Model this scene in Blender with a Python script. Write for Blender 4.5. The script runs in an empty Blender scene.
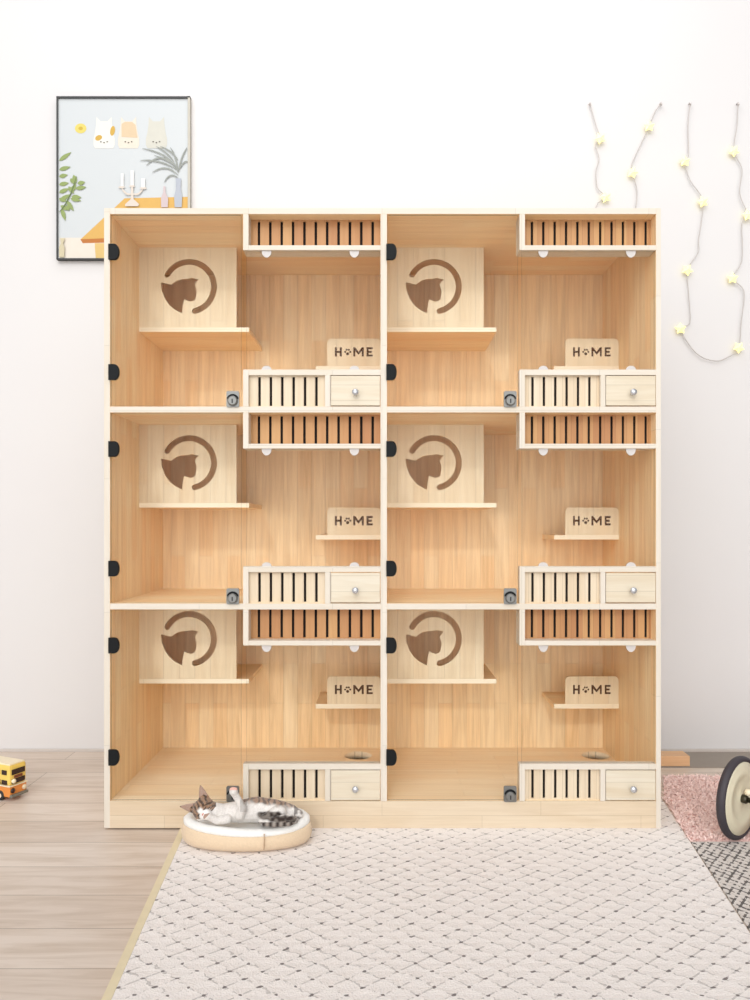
import bpy, bmesh, math, random
from mathutils import Vector, Matrix, Euler
random.seed(7)
C = bpy.context.scene
COL = C.collection

# ------------------------------------------------------------------ camera, world, lights, exposure
F = 788.0; VX = 382.0; VY = 527.0; CH = 0.953      # focal length in px, horizon / depth vanishing point, eye height
cam_d = bpy.data.cameras.new('camera'); cam = bpy.data.objects.new('camera', cam_d); COL.objects.link(cam)
cam.location = (0, 0, CH); cam.rotation_euler = (math.pi / 2, 0, 0)
cam_d.sensor_width = 36; cam_d.lens = 36 * F / 1000
cam_d.shift_x = -0.007; cam_d.shift_y = 0.027; cam_d.clip_start = 0.01
C.camera = cam
w = bpy.data.worlds.new('world'); C.world = w; w.use_nodes = True
wt = w.node_tree; bgn = wt.nodes['Background']; bgn.inputs[1].default_value = 1.0
tc = wt.nodes.new('ShaderNodeTexCoord'); dp = wt.nodes.new('ShaderNodeVectorMath'); dp.operation = 'DOT_PRODUCT'
wt.links.new(tc.outputs['Generated'], dp.inputs[0]); dp.inputs[1].default_value = Vector((-0.15, -1, 0.30)).normalized()
wr = wt.nodes.new('ShaderNodeValToRGB'); wt.links.new(dp.outputs['Value'], wr.inputs[0])
WE = wr.color_ramp.elements; WE.new(0.5)             # front glow added behind the viewer to fill the cells, dimmer above and beside
for q, (p_, c_) in zip(WE, ((0.0, 0.30), (0.55, 0.42), (1.0, 2.75))): q.position = p_; q.color = (c_, c_ * 1.005, c_ * 1.01, 1)
wt.links.new(wr.outputs[0], bgn.inputs[0])
def area(name, loc, target, sx, sy, power, col=(1, 1, 1)):
    d = bpy.data.lights.new(name, 'AREA'); d.shape = 'RECTANGLE'; d.size = sx; d.size_y = sy; d.energy = power; d.color = col
    o = bpy.data.objects.new(name, d); COL.objects.link(o); o.location = loc
    o.rotation_euler = (Vector(target) - Vector(loc)).to_track_quat('-Z', 'Y').to_euler(); return o
area('overhead_fill', (-0.3, 0.3, 4.3), (0, 2.2, 0.6), 2.6, 1.6, 26, (1, 0.99, 0.97))  # added fill lamp out of view, lights the cells from above
area('wall_wash_fill', (-0.1, 2.45, 3.9), (-0.1, 3.35, 1.7), 1.8, 0.5, 11, (1, 1, 1))  # added unseen lamp that brightens the upper wall
sd = bpy.data.lights.new('sun', 'SUN'); sd.energy = 0.45; sd.angle = math.radians(3); sd.color = (1, 0.98, 0.95)
sun = bpy.data.objects.new('sun', sd); COL.objects.link(sun)
SUN_DIR = Vector((0.16, 1.0, -0.52)).normalized()
sun.location = (-1, -4, 3); sun.rotation_euler = SUN_DIR.to_track_quat('-Z', 'Y').to_euler()
C.view_settings.view_transform = 'Standard'; C.view_settings.look = 'None'
C.view_settings.exposure = 0.0; C.view_settings.gamma = 1; C.view_settings.use_curve_mapping = False
C.cycles.transparent_max_bounces = 24; C.cycles.max_bounces = 12; C.cycles.diffuse_bounces = 6

# ------------------------------------------------------------------ helpers
Y0 = 2.48                                            # front plane of the cabinet
WY = 3.346                                           # back wall
def P(px, py, Y=Y0): return Vector(((px - VX) * Y / F, Y, CH - (py - VY) * Y / F))
def FX(px, Y=Y0): return (px - VX) * Y / F
def FZ(py, Y=Y0): return CH - (py - VY) * Y / F
def floorP(px, py, z=0.0):
    Y = (CH - z) * F / (py - VY); return Vector(((px - VX) * Y / F, Y, z))

def srgb(r, g, b):
    f = lambda c: (c / 12.92 if c <= 0.04045 else ((c + 0.055) / 1.055) ** 2.4)
    return (f(r / 255), f(g / 255), f(b / 255), 1)

class NT:
    def __init__(s, name):
        s.m = bpy.data.materials.new(name); s.m.use_nodes = True; s.t = s.m.node_tree; s.b = s.t.nodes['Principled BSDF']
    def n(s, kind, **kw):
        x = s.t.nodes.new(kind)
        for k, v in kw.items(): setattr(x, k, v)
        return x
    def l(s, a, b): s.t.links.new(a, b)
    def set(s, x, i, v):
        if hasattr(v, 'is_linked') or isinstance(v, bpy.types.NodeSocket): s.l(v, x.inputs[i])
        else: x.inputs[i].default_value = v
    def math(s, op, a, b=0.0, c=None):
        x = s.n('ShaderNodeMath', operation=op); s.set(x, 0, a); s.set(x, 1, b)
        if c is not None: s.set(x, 2, c)
        return x.outputs[0]
    def mix(s, f, a, b, blend='MIX'):
        x = s.n('ShaderNodeMix', data_type='RGBA', blend_type=blend)
        s.set(x, 0, f); s.set(x, 6, a); s.set(x, 7, b); return x.outputs[2]
    def ramp(s, f, stops):
        x = s.n('ShaderNodeValToRGB'); s.l(f, x.inputs[0]); e = x.color_ramp.elements
        while len(e) < len(stops): e.new(0.5)
        for q, (p, c) in zip(e, stops): q.position = p; q.color = c
        return x.outputs[0]
    def coord(s): return s.n('ShaderNodeTexCoord').outputs['Object']
    def noise(s, v, scale, detail=4, rough=0.55, dist=0):
        x = s.n('ShaderNodeTexNoise'); s.l(v, x.inputs['Vector']); x.inputs['Scale'].default_value = scale
        x.inputs['Detail'].default_value = detail; x.inputs['Roughness'].default_value = rough; x.inputs['Distortion'].default_value = dist
        return x.outputs[0]
    def bump(s, h, strength=0.3, dist=0.002):
        x = s.n('ShaderNodeBump'); x.inputs['Strength'].default_value = strength; x.inputs['Distance'].default_value = dist
        s.l(h, x.inputs['Height']); s.l(x.outputs[0], s.b.inputs['Normal'])

def flat(name, col, rough=0.5, metal=0.0, spec=0.5, noise=0.04, nscale=30):
    t = NT(name); v = t.coord(); nz = t.noise(v, nscale)
    c = tuple(col[:3]) + (1,)
    d = tuple(x * (1 - noise * 3) for x in col[:3]) + (1,)
    t.l(t.mix(nz, d, c), t.b.inputs['Base Color'])
    t.b.inputs['Roughness'].default_value = rough; t.b.inputs['Metallic'].default_value = metal
    t.b.inputs['Specular IOR Level'].default_value = spec
    return t.m

def wood(name, base, var, u='z', v='x', stave=0.42, width=0.055, grain=0.5, rough=0.5, dark=0.80):
    """Laminated finger-jointed pine: staves run along axis u, lie side by side along axis v."""
    t = NT(name); co = t.coord()
    sp = t.n('ShaderNodeSeparateXYZ'); t.l(co, sp.inputs[0])
    ax = {'x': 0, 'y': 1, 'z': 2}
    cb = t.n('ShaderNodeCombineXYZ'); t.l(sp.outputs[ax[u]], cb.inputs[0]); t.l(sp.outputs[ax[v]], cb.inputs[1])
    third = [k for k in 'xyz' if k not in (u, v)][0]
    t.l(t.math('MULTIPLY', sp.outputs[ax[third]], 0.35), cb.inputs[2])
    br = t.n('ShaderNodeTexBrick'); t.l(cb.outputs[0], br.inputs['Vector'])
    br.inputs['Scale'].default_value = 1.0; br.inputs['Brick Width'].default_value = stave; br.inputs['Row Height'].default_value = width
    br.inputs['Mortar Size'].default_value = 0.0006; br.inputs['Mortar Smooth'].default_value = 0.3; br.offset = 0.37; br.offset_frequency = 2
    br.inputs['Color1'].default_value = base; br.inputs['Color2'].default_value = var
    br.inputs['Mortar'].default_value = tuple(c * 0.72 for c in var[:3]) + (1,)
    mp = t.n('ShaderNodeMapping'); t.l(cb.outputs[0], mp.inputs[0]); mp.inputs['Scale'].default_value = (1.6, 34, 34)
    g1 = t.noise(mp.outputs[0], 2.2, 6, 0.65, 0.6)
    mp2 = t.n('ShaderNodeMapping'); t.l(cb.outputs[0], mp2.inputs[0]); mp2.inputs['Scale'].default_value = (1.1, 9, 9)
    g2 = t.noise(mp2.outputs[0], 2.0, 3, 0.5, 1.2)
    gr = t.ramp(g1, [(0.32, (dark, dark * 0.94, dark * 0.86, 1)), (0.62, (1, 1, 1, 1))])
    g3 = t.ramp(g2, [(0.35, (0.92, 0.87, 0.80, 1)), (0.6, (1, 1, 1, 1))])
    c = t.mix(grain, br.outputs[0], t.mix(1.0, br.outputs[0], gr, 'MULTIPLY'))
    c = t.mix(grain, c, t.mix(1.0, c, g3, 'MULTIPLY'))
    t.l(c, t.b.inputs['Base Color']); t.b.inputs['Roughness'].default_value = rough
    t.b.inputs['Specular IOR Level'].default_value = 0.35
    t.bump(g1, 0.12, 0.001)
    return t.m

B = (0.97, 0.79, 0.53, 1); V = (0.95, 0.70, 0.41, 1)
M = {}
M['wood_back'] = wood('pine_vertical_back', B, V, 'z', 'x', grain=0.75, dark=0.76)
M['wood_side'] = wood('pine_vertical_side', B, V, 'z', 'y', grain=0.75)
M['wood_flat'] = wood('pine_shelf', B, V, 'x', 'y', grain=0.5)
M['wood_house'] = wood('pine_house_panel', (0.84, 0.72, 0.53, 1), (0.82, 0.66, 0.45, 1), 'z', 'x', grain=0.5)
M['pale'] = wood('lit_pine_edge', (0.67, 0.615, 0.54, 1), (0.65, 0.59, 0.50, 1), 'x', 'z', grain=0.3, dark=0.9)  # same pine as the boards; light on the front edges put into the colour
M['pale_v'] = wood('lit_pine_edge_vertical', (0.67, 0.615, 0.54, 1), (0.65, 0.59, 0.50, 1), 'z', 'x', grain=0.3, dark=0.9)
M['plinth'] = wood('pine_plinth', (0.68, 0.57, 0.43, 1), (0.64, 0.51, 0.36, 1), 'x', 'z', stave=0.5, width=0.045, grain=0.5)
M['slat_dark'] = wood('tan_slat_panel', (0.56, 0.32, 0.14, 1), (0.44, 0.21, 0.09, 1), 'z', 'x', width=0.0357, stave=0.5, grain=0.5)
M['slat_pale'] = wood('pale_slat_panel', (0.70, 0.60, 0.46, 1), (0.66, 0.54, 0.39, 1), 'z', 'x', width=0.0357, stave=0.5, grain=0.4)
M['drawer'] = wood('pale_pine_drawer', (0.68, 0.62, 0.51, 1), (0.65, 0.57, 0.44, 1), 'x', 'z', width=0.05, stave=0.6, grain=0.6, dark=0.88)
M['inner_edge'] = wood('pine_inner_edge', (0.93, 0.84, 0.68, 1), (0.91, 0.80, 0.62, 1), 'x', 'z', grain=0.3, dark=0.9)  # edge pine lightened to make up for the shade inside the cells
M['wood_floor'] = wood('pine_bottom_board', (0.94, 0.81, 0.61, 1), (0.92, 0.75, 0.52, 1), 'x', 'y', grain=0.5, dark=0.86)
M['black'] = flat('black_plastic', (0.004, 0.005, 0.006), 0.6, 0.0, 0.2)
M['void'] = flat('black_slot_shade', (0.012, 0.007, 0.005), 0.9)  # paints the darkness behind the slots
M['chrome'] = flat('chrome', (0.22, 0.22, 0.21), 0.45, 0.75)
M['knob'] = flat('brushed_silver_knob', (0.60, 0.61, 0.64), 0.28, 0.7)
M['clip'] = flat('milky_plastic_clip', (0.58, 0.54, 0.52), 0.45)
M['burnt'] = flat('burnt_brown_letters', (0.10, 0.040, 0.015), 0.8)

def glass_mat():
    t = NT('clear_glass'); t.t.nodes.remove(t.b)
    out = [n for n in t.t.nodes if n.type == 'OUTPUT_MATERIAL'][0]
    tr = t.n('ShaderNodeBsdfTransparent'); tr.inputs[0].default_value = (0.985, 0.99, 0.985, 1)
    gl = t.n('ShaderNodeBsdfGlossy'); gl.inputs['Roughness'].default_value = 0.0; gl.inputs[0].default_value = (1, 1, 1, 1)
    lw = t.n('ShaderNodeLayerWeight'); lw.inputs['Blend'].default_value = 0.5
    f = t.math('ADD', t.math('MULTIPLY', t.math('POWER', lw.outputs['Facing'], 5.0), 0.9), 0.006)
    mx = t.n('ShaderNodeMixShader'); t.l(f, mx.inputs[0]); t.l(tr.outputs[0], mx.inputs[1]); t.l(gl.outputs[0], mx.inputs[2])
    t.l(mx.outputs[0], out.inputs[0]); return t.m
M['glass'] = glass_mat()

def edge_mat():
    t = NT('glass_cut_edge'); t.t.nodes.remove(t.b)
    out = [n for n in t.t.nodes if n.type == 'OUTPUT_MATERIAL'][0]
    tr = t.n('ShaderNodeBsdfTransparent'); df = t.n('ShaderNodeBsdfDiffuse'); df.inputs[0].default_value = (0.20, 0.17, 0.12, 1)
    mx = t.n('ShaderNodeMixShader'); mx.inputs[0].default_value = 0.45; t.l(tr.outputs[0], mx.inputs[1]); t.l(df.outputs[0], mx.inputs[2])
    t.l(mx.outputs[0], out.inputs[0]); return t.m
M['glass_edge'] = edge_mat()
def glaze(o):
    for p in o.data.polygons:
        if abs(p.normal.y) < 0.9: p.material_index = 1
    return o
def empty(name, loc):
    o = bpy.data.objects.new(name, None); COL.objects.link(o); o.location = loc; o.empty_display_size = 0.05; return o
def tag(o, label=None, cat=None, group=None, kind=None):
    if label: o['label'] = label
    if cat: o['category'] = cat
    if group: o['group'] = group
    if kind: o['kind'] = kind
    return o
def link(name, me, mats, parent=None, smooth=False):
    o = bpy.data.objects.new(name, me); COL.objects.link(o)
    if not isinstance(mats, (list, tuple)): mats = [mats]
    me.materials.clear()
    for m in mats: me.materials.append(m)
    if smooth:
        for p in me.polygons: p.use_smooth = True
    if parent is not None:
        o.parent = parent
        if parent.type == 'EMPTY':
            o.matrix_parent_inverse = Matrix.Translation(parent.location).inverted()
    return o
def rest(o):
    """Move a top-level mesh's origin to the base of its own geometry."""
    vs = [v.co for v in o.data.vertices]
    c = Vector(((min(v.x for v in vs) + max(v.x for v in vs)) / 2, (min(v.y for v in vs) + max(v.y for v in vs)) / 2, min(v.z for v in vs)))
    return o
class MB:
    def __init__(s): s.bm = bmesh.new()
    def box(s, x0, x1, y0, y1, z0, z1, bev=0.0):
        if x0 > x1: x0, x1 = x1, x0
        if z0 > z1: z0, z1 = z1, z0
        r = bmesh.ops.create_cube(s.bm, size=1)
        for v in r['verts']:
            v.co = Vector(((x0 + x1) / 2 + v.co.x * (x1 - x0), (y0 + y1) / 2 + v.co.y * (y1 - y0), (z0 + z1) / 2 + v.co.z * (z1 - z0)))
        if bev > 0:
            es = list({e for v in r['verts'] for e in v.link_edges})
            bmesh.ops.bevel(s.bm, geom=es, offset=bev, segments=2, affect='EDGES', profile=0.6)
        return s
    def tube(s, pts, r, seg=8, closed=False, caps=True):
        pts = [Vector(p) for p in pts]; n = len(pts); rings = []
        rr = r if isinstance(r, (list, tuple)) else [r] * n
        up = None
        for i, p in enumerate(pts):
            if closed: d = pts[(i + 1) % n] - pts[i - 1]
            else: d = pts[min(i + 1, n - 1)] - pts[max(i - 1, 0)]
            d.normalize()
            if up is None: up = Vector((0, 0, 1)) if abs(d.z) < 0.9 else Vector((0, 1, 0))
            a = d.cross(up).normalized(); b = a.cross(d).normalized(); up = b
            rings.append([s.bm.verts.new(p + (a * math.cos(2 * math.pi * k / seg) + b * math.sin(2 * math.pi * k / seg)) * rr[i]) for k in range(seg)])
        m = n if closed else n - 1
        for i in range(m):
            A = rings[i]; Bq = rings[(i + 1) % n]
            for k in range(seg): s.bm.faces.new((A[k], A[(k + 1) % seg], Bq[(k + 1) % seg], Bq[k]))
        if caps and not closed: s.bm.faces.new(rings[0][::-1]); s.bm.faces.new(rings[-1])
        return s
    def lathe(s, prof, center, axis=(0, 0, 1), seg=32, cap=True):
        ax = Vector(axis).normalized(); a = ax.orthogonal().normalized(); b = ax.cross(a); c = Vector(center); rings = []
        for r, h in prof:
            if r < 1e-6: rings.append([s.bm.verts.new(c + ax * h)])
            else: rings.append([s.bm.verts.new(c + ax * h + (a * math.cos(2 * math.pi * k / seg) + b * math.sin(2 * math.pi * k / seg)) * r) for k in range(seg)])
        for A, Bq in zip(rings, rings[1:]):
            for k in range(seg):
                k2 = (k + 1) % seg
                if len(A) == 1 and len(Bq) == 1: continue
                if len(A) == 1: s.bm.faces.new((A[0], Bq[k2], Bq[k]))
                elif len(Bq) == 1: s.bm.faces.new((A[k], A[k2], Bq[0]))
                else: s.bm.faces.new((A[k], A[k2], Bq[k2], Bq[k]))
        return s
    def ell(s, c, r, rot=None, seg=24):
        q = rot.to_matrix() if rot else Matrix.Identity(3); c = Vector(c); h = seg // 2; rings = []
        for i in range(h + 1):
            th = math.pi * i / h; z = math.cos(th); k_ = math.sin(th)
            if i in (0, h): rings.append([s.bm.verts.new(c + q @ Vector((0, 0, z * r[2])))]); continue
            rings.append([s.bm.verts.new(c + q @ Vector((r[0] * k_ * math.cos(2 * math.pi * j / seg), r[1] * k_ * math.sin(2 * math.pi * j / seg), z * r[2]))) for j in range(seg)])
        for A, Bq in zip(rings, rings[1:]):
            for j in range(seg):
                j2 = (j + 1) % seg
                if len(A) == 1: s.bm.faces.new((A[0], Bq[j], Bq[j2]))
                elif len(Bq) == 1: s.bm.faces.new((A[j], Bq[0], A[j2]))
                else: s.bm.faces.new((A[j], Bq[j], Bq[j2], A[j2]))
        return s
    def prism(s, pts, off):
        a = [s.bm.verts.new(Vector(p)) for p in pts]; b = [s.bm.verts.new(Vector(p) + Vector(off)) for p in pts]
        s.bm.faces.new(a[::-1]); s.bm.faces.new(b)
        for i in range(len(a)): j = (i + 1) % len(a); s.bm.faces.new((a[i], a[j], b[j], b[i]))
        return s
    def build(s, name, mats, parent=None, smooth=False, front=None):
        bmesh.ops.recalc_face_normals(s.bm, faces=s.bm.faces)
        me = bpy.data.meshes.new(name); s.bm.to_mesh(me); s.bm.free()
        if front is not None:                       # faces on the front plane take the second (edge) material
            for p in me.polygons:
                if p.center.y < front + 0.003 and abs(p.normal.y) > 0.5: p.material_index = 1
        o = link(name, me, mats, parent, smooth)
        if front is not None:
            for p in me.polygons:
                if p.center.y < front + 0.003 and p.normal.y < -0.5: p.material_index = 1
        return o

def sheet(name, loops, thick, mat, parent, matrix, bev=0.0):
    """Board cut from outline loops (first = outline, others = holes) in a local xy plane, placed by matrix."""
    cu = bpy.data.curves.new('t', 'CURVE'); cu.dimensions = '2D'; cu.fill_mode = 'BOTH'; cu.extrude = thick / 2 - bev
    if bev: cu.bevel_depth = bev; cu.bevel_resolution = 1; cu.offset = -bev
    for lp in loops:
        sp = cu.splines.new('POLY'); sp.points.add(len(lp) - 1)
        for q, (x, y) in zip(sp.points, lp): q.co = (x, y, 0, 1)
        sp.use_cyclic_u = True
    t = bpy.data.objects.new('t', cu); COL.objects.link(t)
    dg = bpy.context.evaluated_depsgraph_get(); me = bpy.data.meshes.new_from_object(t.evaluated_get(dg))
    bpy.data.objects.remove(t); bpy.data.curves.remove(cu)
    me.name = name; me.transform(matrix)
    bm = bmesh.new(); bm.from_mesh(me); bmesh.ops.remove_doubles(bm, verts=bm.verts, dist=1e-5)
    bmesh.ops.recalc_face_normals(bm, faces=bm.faces); bm.to_mesh(me); bm.free()
    return link(name, me, mat, parent)
def XZ(y): return Matrix(((1, 0, 0, 0), (0, 0, 1, y), (0, 1, 0, 0), (0, 0, 0, 1)))     # local x,y -> world x,z at depth y
def XY(z): return Matrix.Translation((0, 0, z))
def rrect(x0, x1, z0, z1, r, n=6, corners=(1, 1, 1, 1)):
    out = []
    for (cx, cz, a0, on) in ((x1 - r, z1 - r, 0, corners[0]), (x0 + r, z1 - r, 90, corners[1]), (x0 + r, z0 + r, 180, corners[2]), (x1 - r, z0 + r, 270, corners[3])):
        if on:
            for k in range(n + 1):
                a = math.radians(a0 + 90 * k / n); out.append((cx + r * math.cos(a), cz + r * math.sin(a)))
        else: out.append((cx + r * (1 if a0 in (0, 270) else -1), cz + r * (1 if a0 in (0, 90) else -1)))
    return out
def circ(cx, cz, r, n=32): return [(cx + r * math.cos(2 * math.pi * k / n), cz + r * math.sin(2 * math.pi * k / n)) for k in range(n)]

# ------------------------------------------------------------------ the room
def wall_mat():
    t = NT('warm_white_wall_paint'); v = t.coord(); nz = t.noise(v, 1.3, 3)
    t.l(t.mix(nz, srgb(204, 201, 201), srgb(208, 206, 205)), t.b.inputs['Base Color'])
    t.b.inputs['Roughness'].default_value = 0.85; t.bump(t.noise(v, 120, 3), 0.05, 0.001); return t.m
def floor_tone():
    t = NT('bleached_oak_boards'); co = t.coord()
    br = t.n('ShaderNodeTexBrick'); t.l(co, br.inputs['Vector']); br.inputs['Scale'].default_value = 1
    br.inputs['Brick Width'].default_value = 1.3; br.inputs['Row Height'].default_value = 0.17; br.inputs['Mortar Size'].default_value = 0.0012
    br.inputs['Color1'].default_value = srgb(219, 206, 194); br.inputs['Color2'].default_value = srgb(205, 189, 175); br.inputs['Mortar'].default_value = srgb(150, 134, 120)
    br.offset = 0.41
    mp = t.n('ShaderNodeMapping'); t.l(co, mp.inputs[0]); mp.inputs['Scale'].default_value = (1.2, 12, 1)
    g = t.noise(mp.outputs[0], 2.5, 6, 0.6, 0.8)
    c = t.mix(1.0, br.outputs[0], t.ramp(g, [(0.3, (0.80, 0.75, 0.70, 1)), (0.6, (1, 1, 1, 1))]), 'MULTIPLY')
    t.l(c, t.b.inputs['Base Color']); t.b.inputs['Roughness'].default_value = 0.42; t.bump(g, 0.08, 0.001); return t.m
M['wall'] = wall_mat(); M['floor'] = floor_tone()
MB().box(-4, 4, WY, WY + 0.12, -0.1, 3.4).build('wall_back', M['wall']).__setitem__('kind', 'structure')
MB().box(-4, 4, -0.5, WY, -0.1, 0.0).build('floor', M['floor']).__setitem__('kind', 'structure')
MB().box(-4, 4, WY - 0.008, WY, 0.0, 0.012, 0.002).build('baseboard_back', flat('grey_baseboard', srgb(196, 188, 182), 0.6)).__setitem__('kind', 'structure')

# ------------------------------------------------------------------ the cat cabinet
cab = empty('cat_cabinet', (FX(382.5), 2.8, 0.005))
tag(cab, 'large pine cat cabinet of six glass-fronted compartments standing against the white wall', 'pet cabinet')
ZB = 0.005                                           # stands on the rug
ZT = FZ(208); YB = 3.095                             # back of the cabinet
Wp = M['pale']; Wv = M['pale_v']
XL0, XL1, XC0, XC1, XR0, XR1 = FX(104), FX(110), FX(380.5), FX(387), FX(656), FX(661)
for x0, x1 in ((XL0, XL1), (XR0, XR1)):
    MB().box(x0, x1, Y0, YB, ZB, ZT, 0.001).build('side_panel', [M['wood_side'], Wv], cab, front=Y0)
MB().box(XC0, XC1, Y0, YB - .015, FZ(801.2), FZ(214), 0.0008).build('partition', [M['wood_side'], Wv], cab, front=Y0)
MB().box(XL1, XR0, Y0, YB, FZ(214), ZT, 0.001).build('top_panel', [M['wood_flat'], Wp], cab, front=Y0)
rows = [(214, 406.5), (412.5, 603.5), (609.5, 801)]
cols = [(110, 380.5, 241, 243, 248.5, 325, 330.5), (387, 656, 518, 519.5, 525, 600.5, 605.5)]
for (a, b) in ((406.5, 412.5), (603.5, 609.5)):
    for (xa, xb) in ((XL1, XC0), (XC1, XR0)):
        MB().box(xa, xb, Y0, YB - .015, FZ(b), FZ(a), 0.0008).build('shelf_board', [M['wood_flat'], Wp], cab, front=Y0)
MB().box(XL1, XR0, YB - 0.015, YB, FZ(826), FZ(214)).build('back_panel', M['wood_back'], cab)
# bottom board with one round opening in each half
hY = 2.975; zf = FZ(801)
def disc(px): return circ(FX(px, hY), hY, 0.052, 40)
sheet('bottom_board', [[(XL1, Y0 + .002), (XR0, Y0 + .002), (XR0, YB - .015), (XL1, YB - .015)], disc(358), disc(595.5)], 0.026, M['wood_floor'], cab, XY(zf - 0.013))
MB().box(XL1, XR0, Y0, Y0 + 0.018, ZB, FZ(801.2), 0.001).build('plinth', M['plinth'], cab)

def slots(x_first, n, ya, yb, x0, x1, y0, y1, mat, yy):
    """Slatted board: outline x0..x1, y0..y1 px, n upright slots; a black sheet behind it stands for the unlit inside."""
    sc = yy / Y0
    holes = []
    for k in range(n):
        # slot positions were read on the picture, so they are scaled to the panel's own depth
        cx = FX(x_first + 11.38 * k, yy); hw = 0.0042
        holes.append([(cx - hw, FZ(yb)), (cx + hw, FZ(yb)), (cx + hw, FZ(ya)), (cx - hw, FZ(ya))])
    o = sheet('slat_panel', [[(FX(x0), FZ(y1)), (FX(x1), FZ(y1)), (FX(x1), FZ(y0)), (FX(x0), FZ(y0))]] + holes, 0.010, mat, cab, XZ(yy + 0.005))
    MB().box(FX(x0), FX(x1), yy + 0.0105, yy + 0.0135, FZ(y1), FZ(y0)).build('slot_shade_sheet', M['void'], o)
    return o

CY = 2.777                                           # front of the hiding shelf
PY = 2.867                                           # front of the perch
cat_pts = [(103, 325), (120, 325), (160, 335), (198, 343), (215, 330), (250, 306), (300, 293), (345, 292), (370, 287), (390, 281), (414, 291), (448, 294), (434, 318), (413, 338), (416, 356), (431, 398), (429, 425), (421, 476), (402, 492), (375, 500), (345, 491),
           (317, 479), (309, 520), (303, 552), (298, 604), (275, 596), (230, 571), (180, 529), (140, 470), (112, 395)]
def ringloop(cx, cz, k):
    ro, ri = 27.9 * k, 21.9 * k; a0, a1 = 151, -77; n = 48; out = []
    for i in range(n + 1):
        a = math.radians(a0 + (a1 - a0) * i / n); out.append((cx + ro * math.cos(a), cz + ro * math.sin(a)))
    rm = (ro + ri) / 2; rr = (ro - ri) / 2
    for j in range(1, 6):
        a = math.radians(a1); t = math.pi * j / 6
        out.append((cx + (rm + rr * math.cos(t)) * math.cos(a) + rr * math.sin(t) * math.sin(a), cz + (rm + rr * math.cos(t)) * math.sin(a) - rr * math.sin(t) * math.cos(a)))
    for i in range(n + 1):
        a = math.radians(a1 + (a0 - a1) * i / n); out.append((cx + ri * math.cos(a), cz + ri * math.sin(a)))
    for j in range(1, 6):
        a = math.radians(a0); t = math.pi * (1 - j / 6)
        out.append((cx + (rm + rr * math.cos(t)) * math.cos(a) - rr * math.sin(t) * math.sin(a), cz + (rm + rr * math.cos(t)) * math.sin(a) + rr * math.sin(t) * math.cos(a)))
    return out
H = lambda w, h, s: [(0, 0), (s, 0), (s, (h - s) / 2), (w - s, (h - s) / 2), (w - s, 0), (w, 0), (w, h), (w - s, h), (w - s, (h + s) / 2), (s, (h + s) / 2), (s, h), (0, h)]
E = lambda w, h, s: [(0, 0), (w, 0), (w, s), (s, s), (s, (h - s) / 2), (w * .85, (h - s) / 2), (w * .85, (h + s) / 2), (s, (h + s) / 2), (s, h - s), (w, h - s), (w, h), (0, h)]
Mm = lambda w, h, s: [(0, 0), (s, 0), (s, h * .58), (w / 2, h * .18), (w - s, h * .58), (w - s, 0), (w, 0), (w, h), (w - s * .9, h), (w / 2, h * .52), (s * .9, h), (0, h)]

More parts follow.
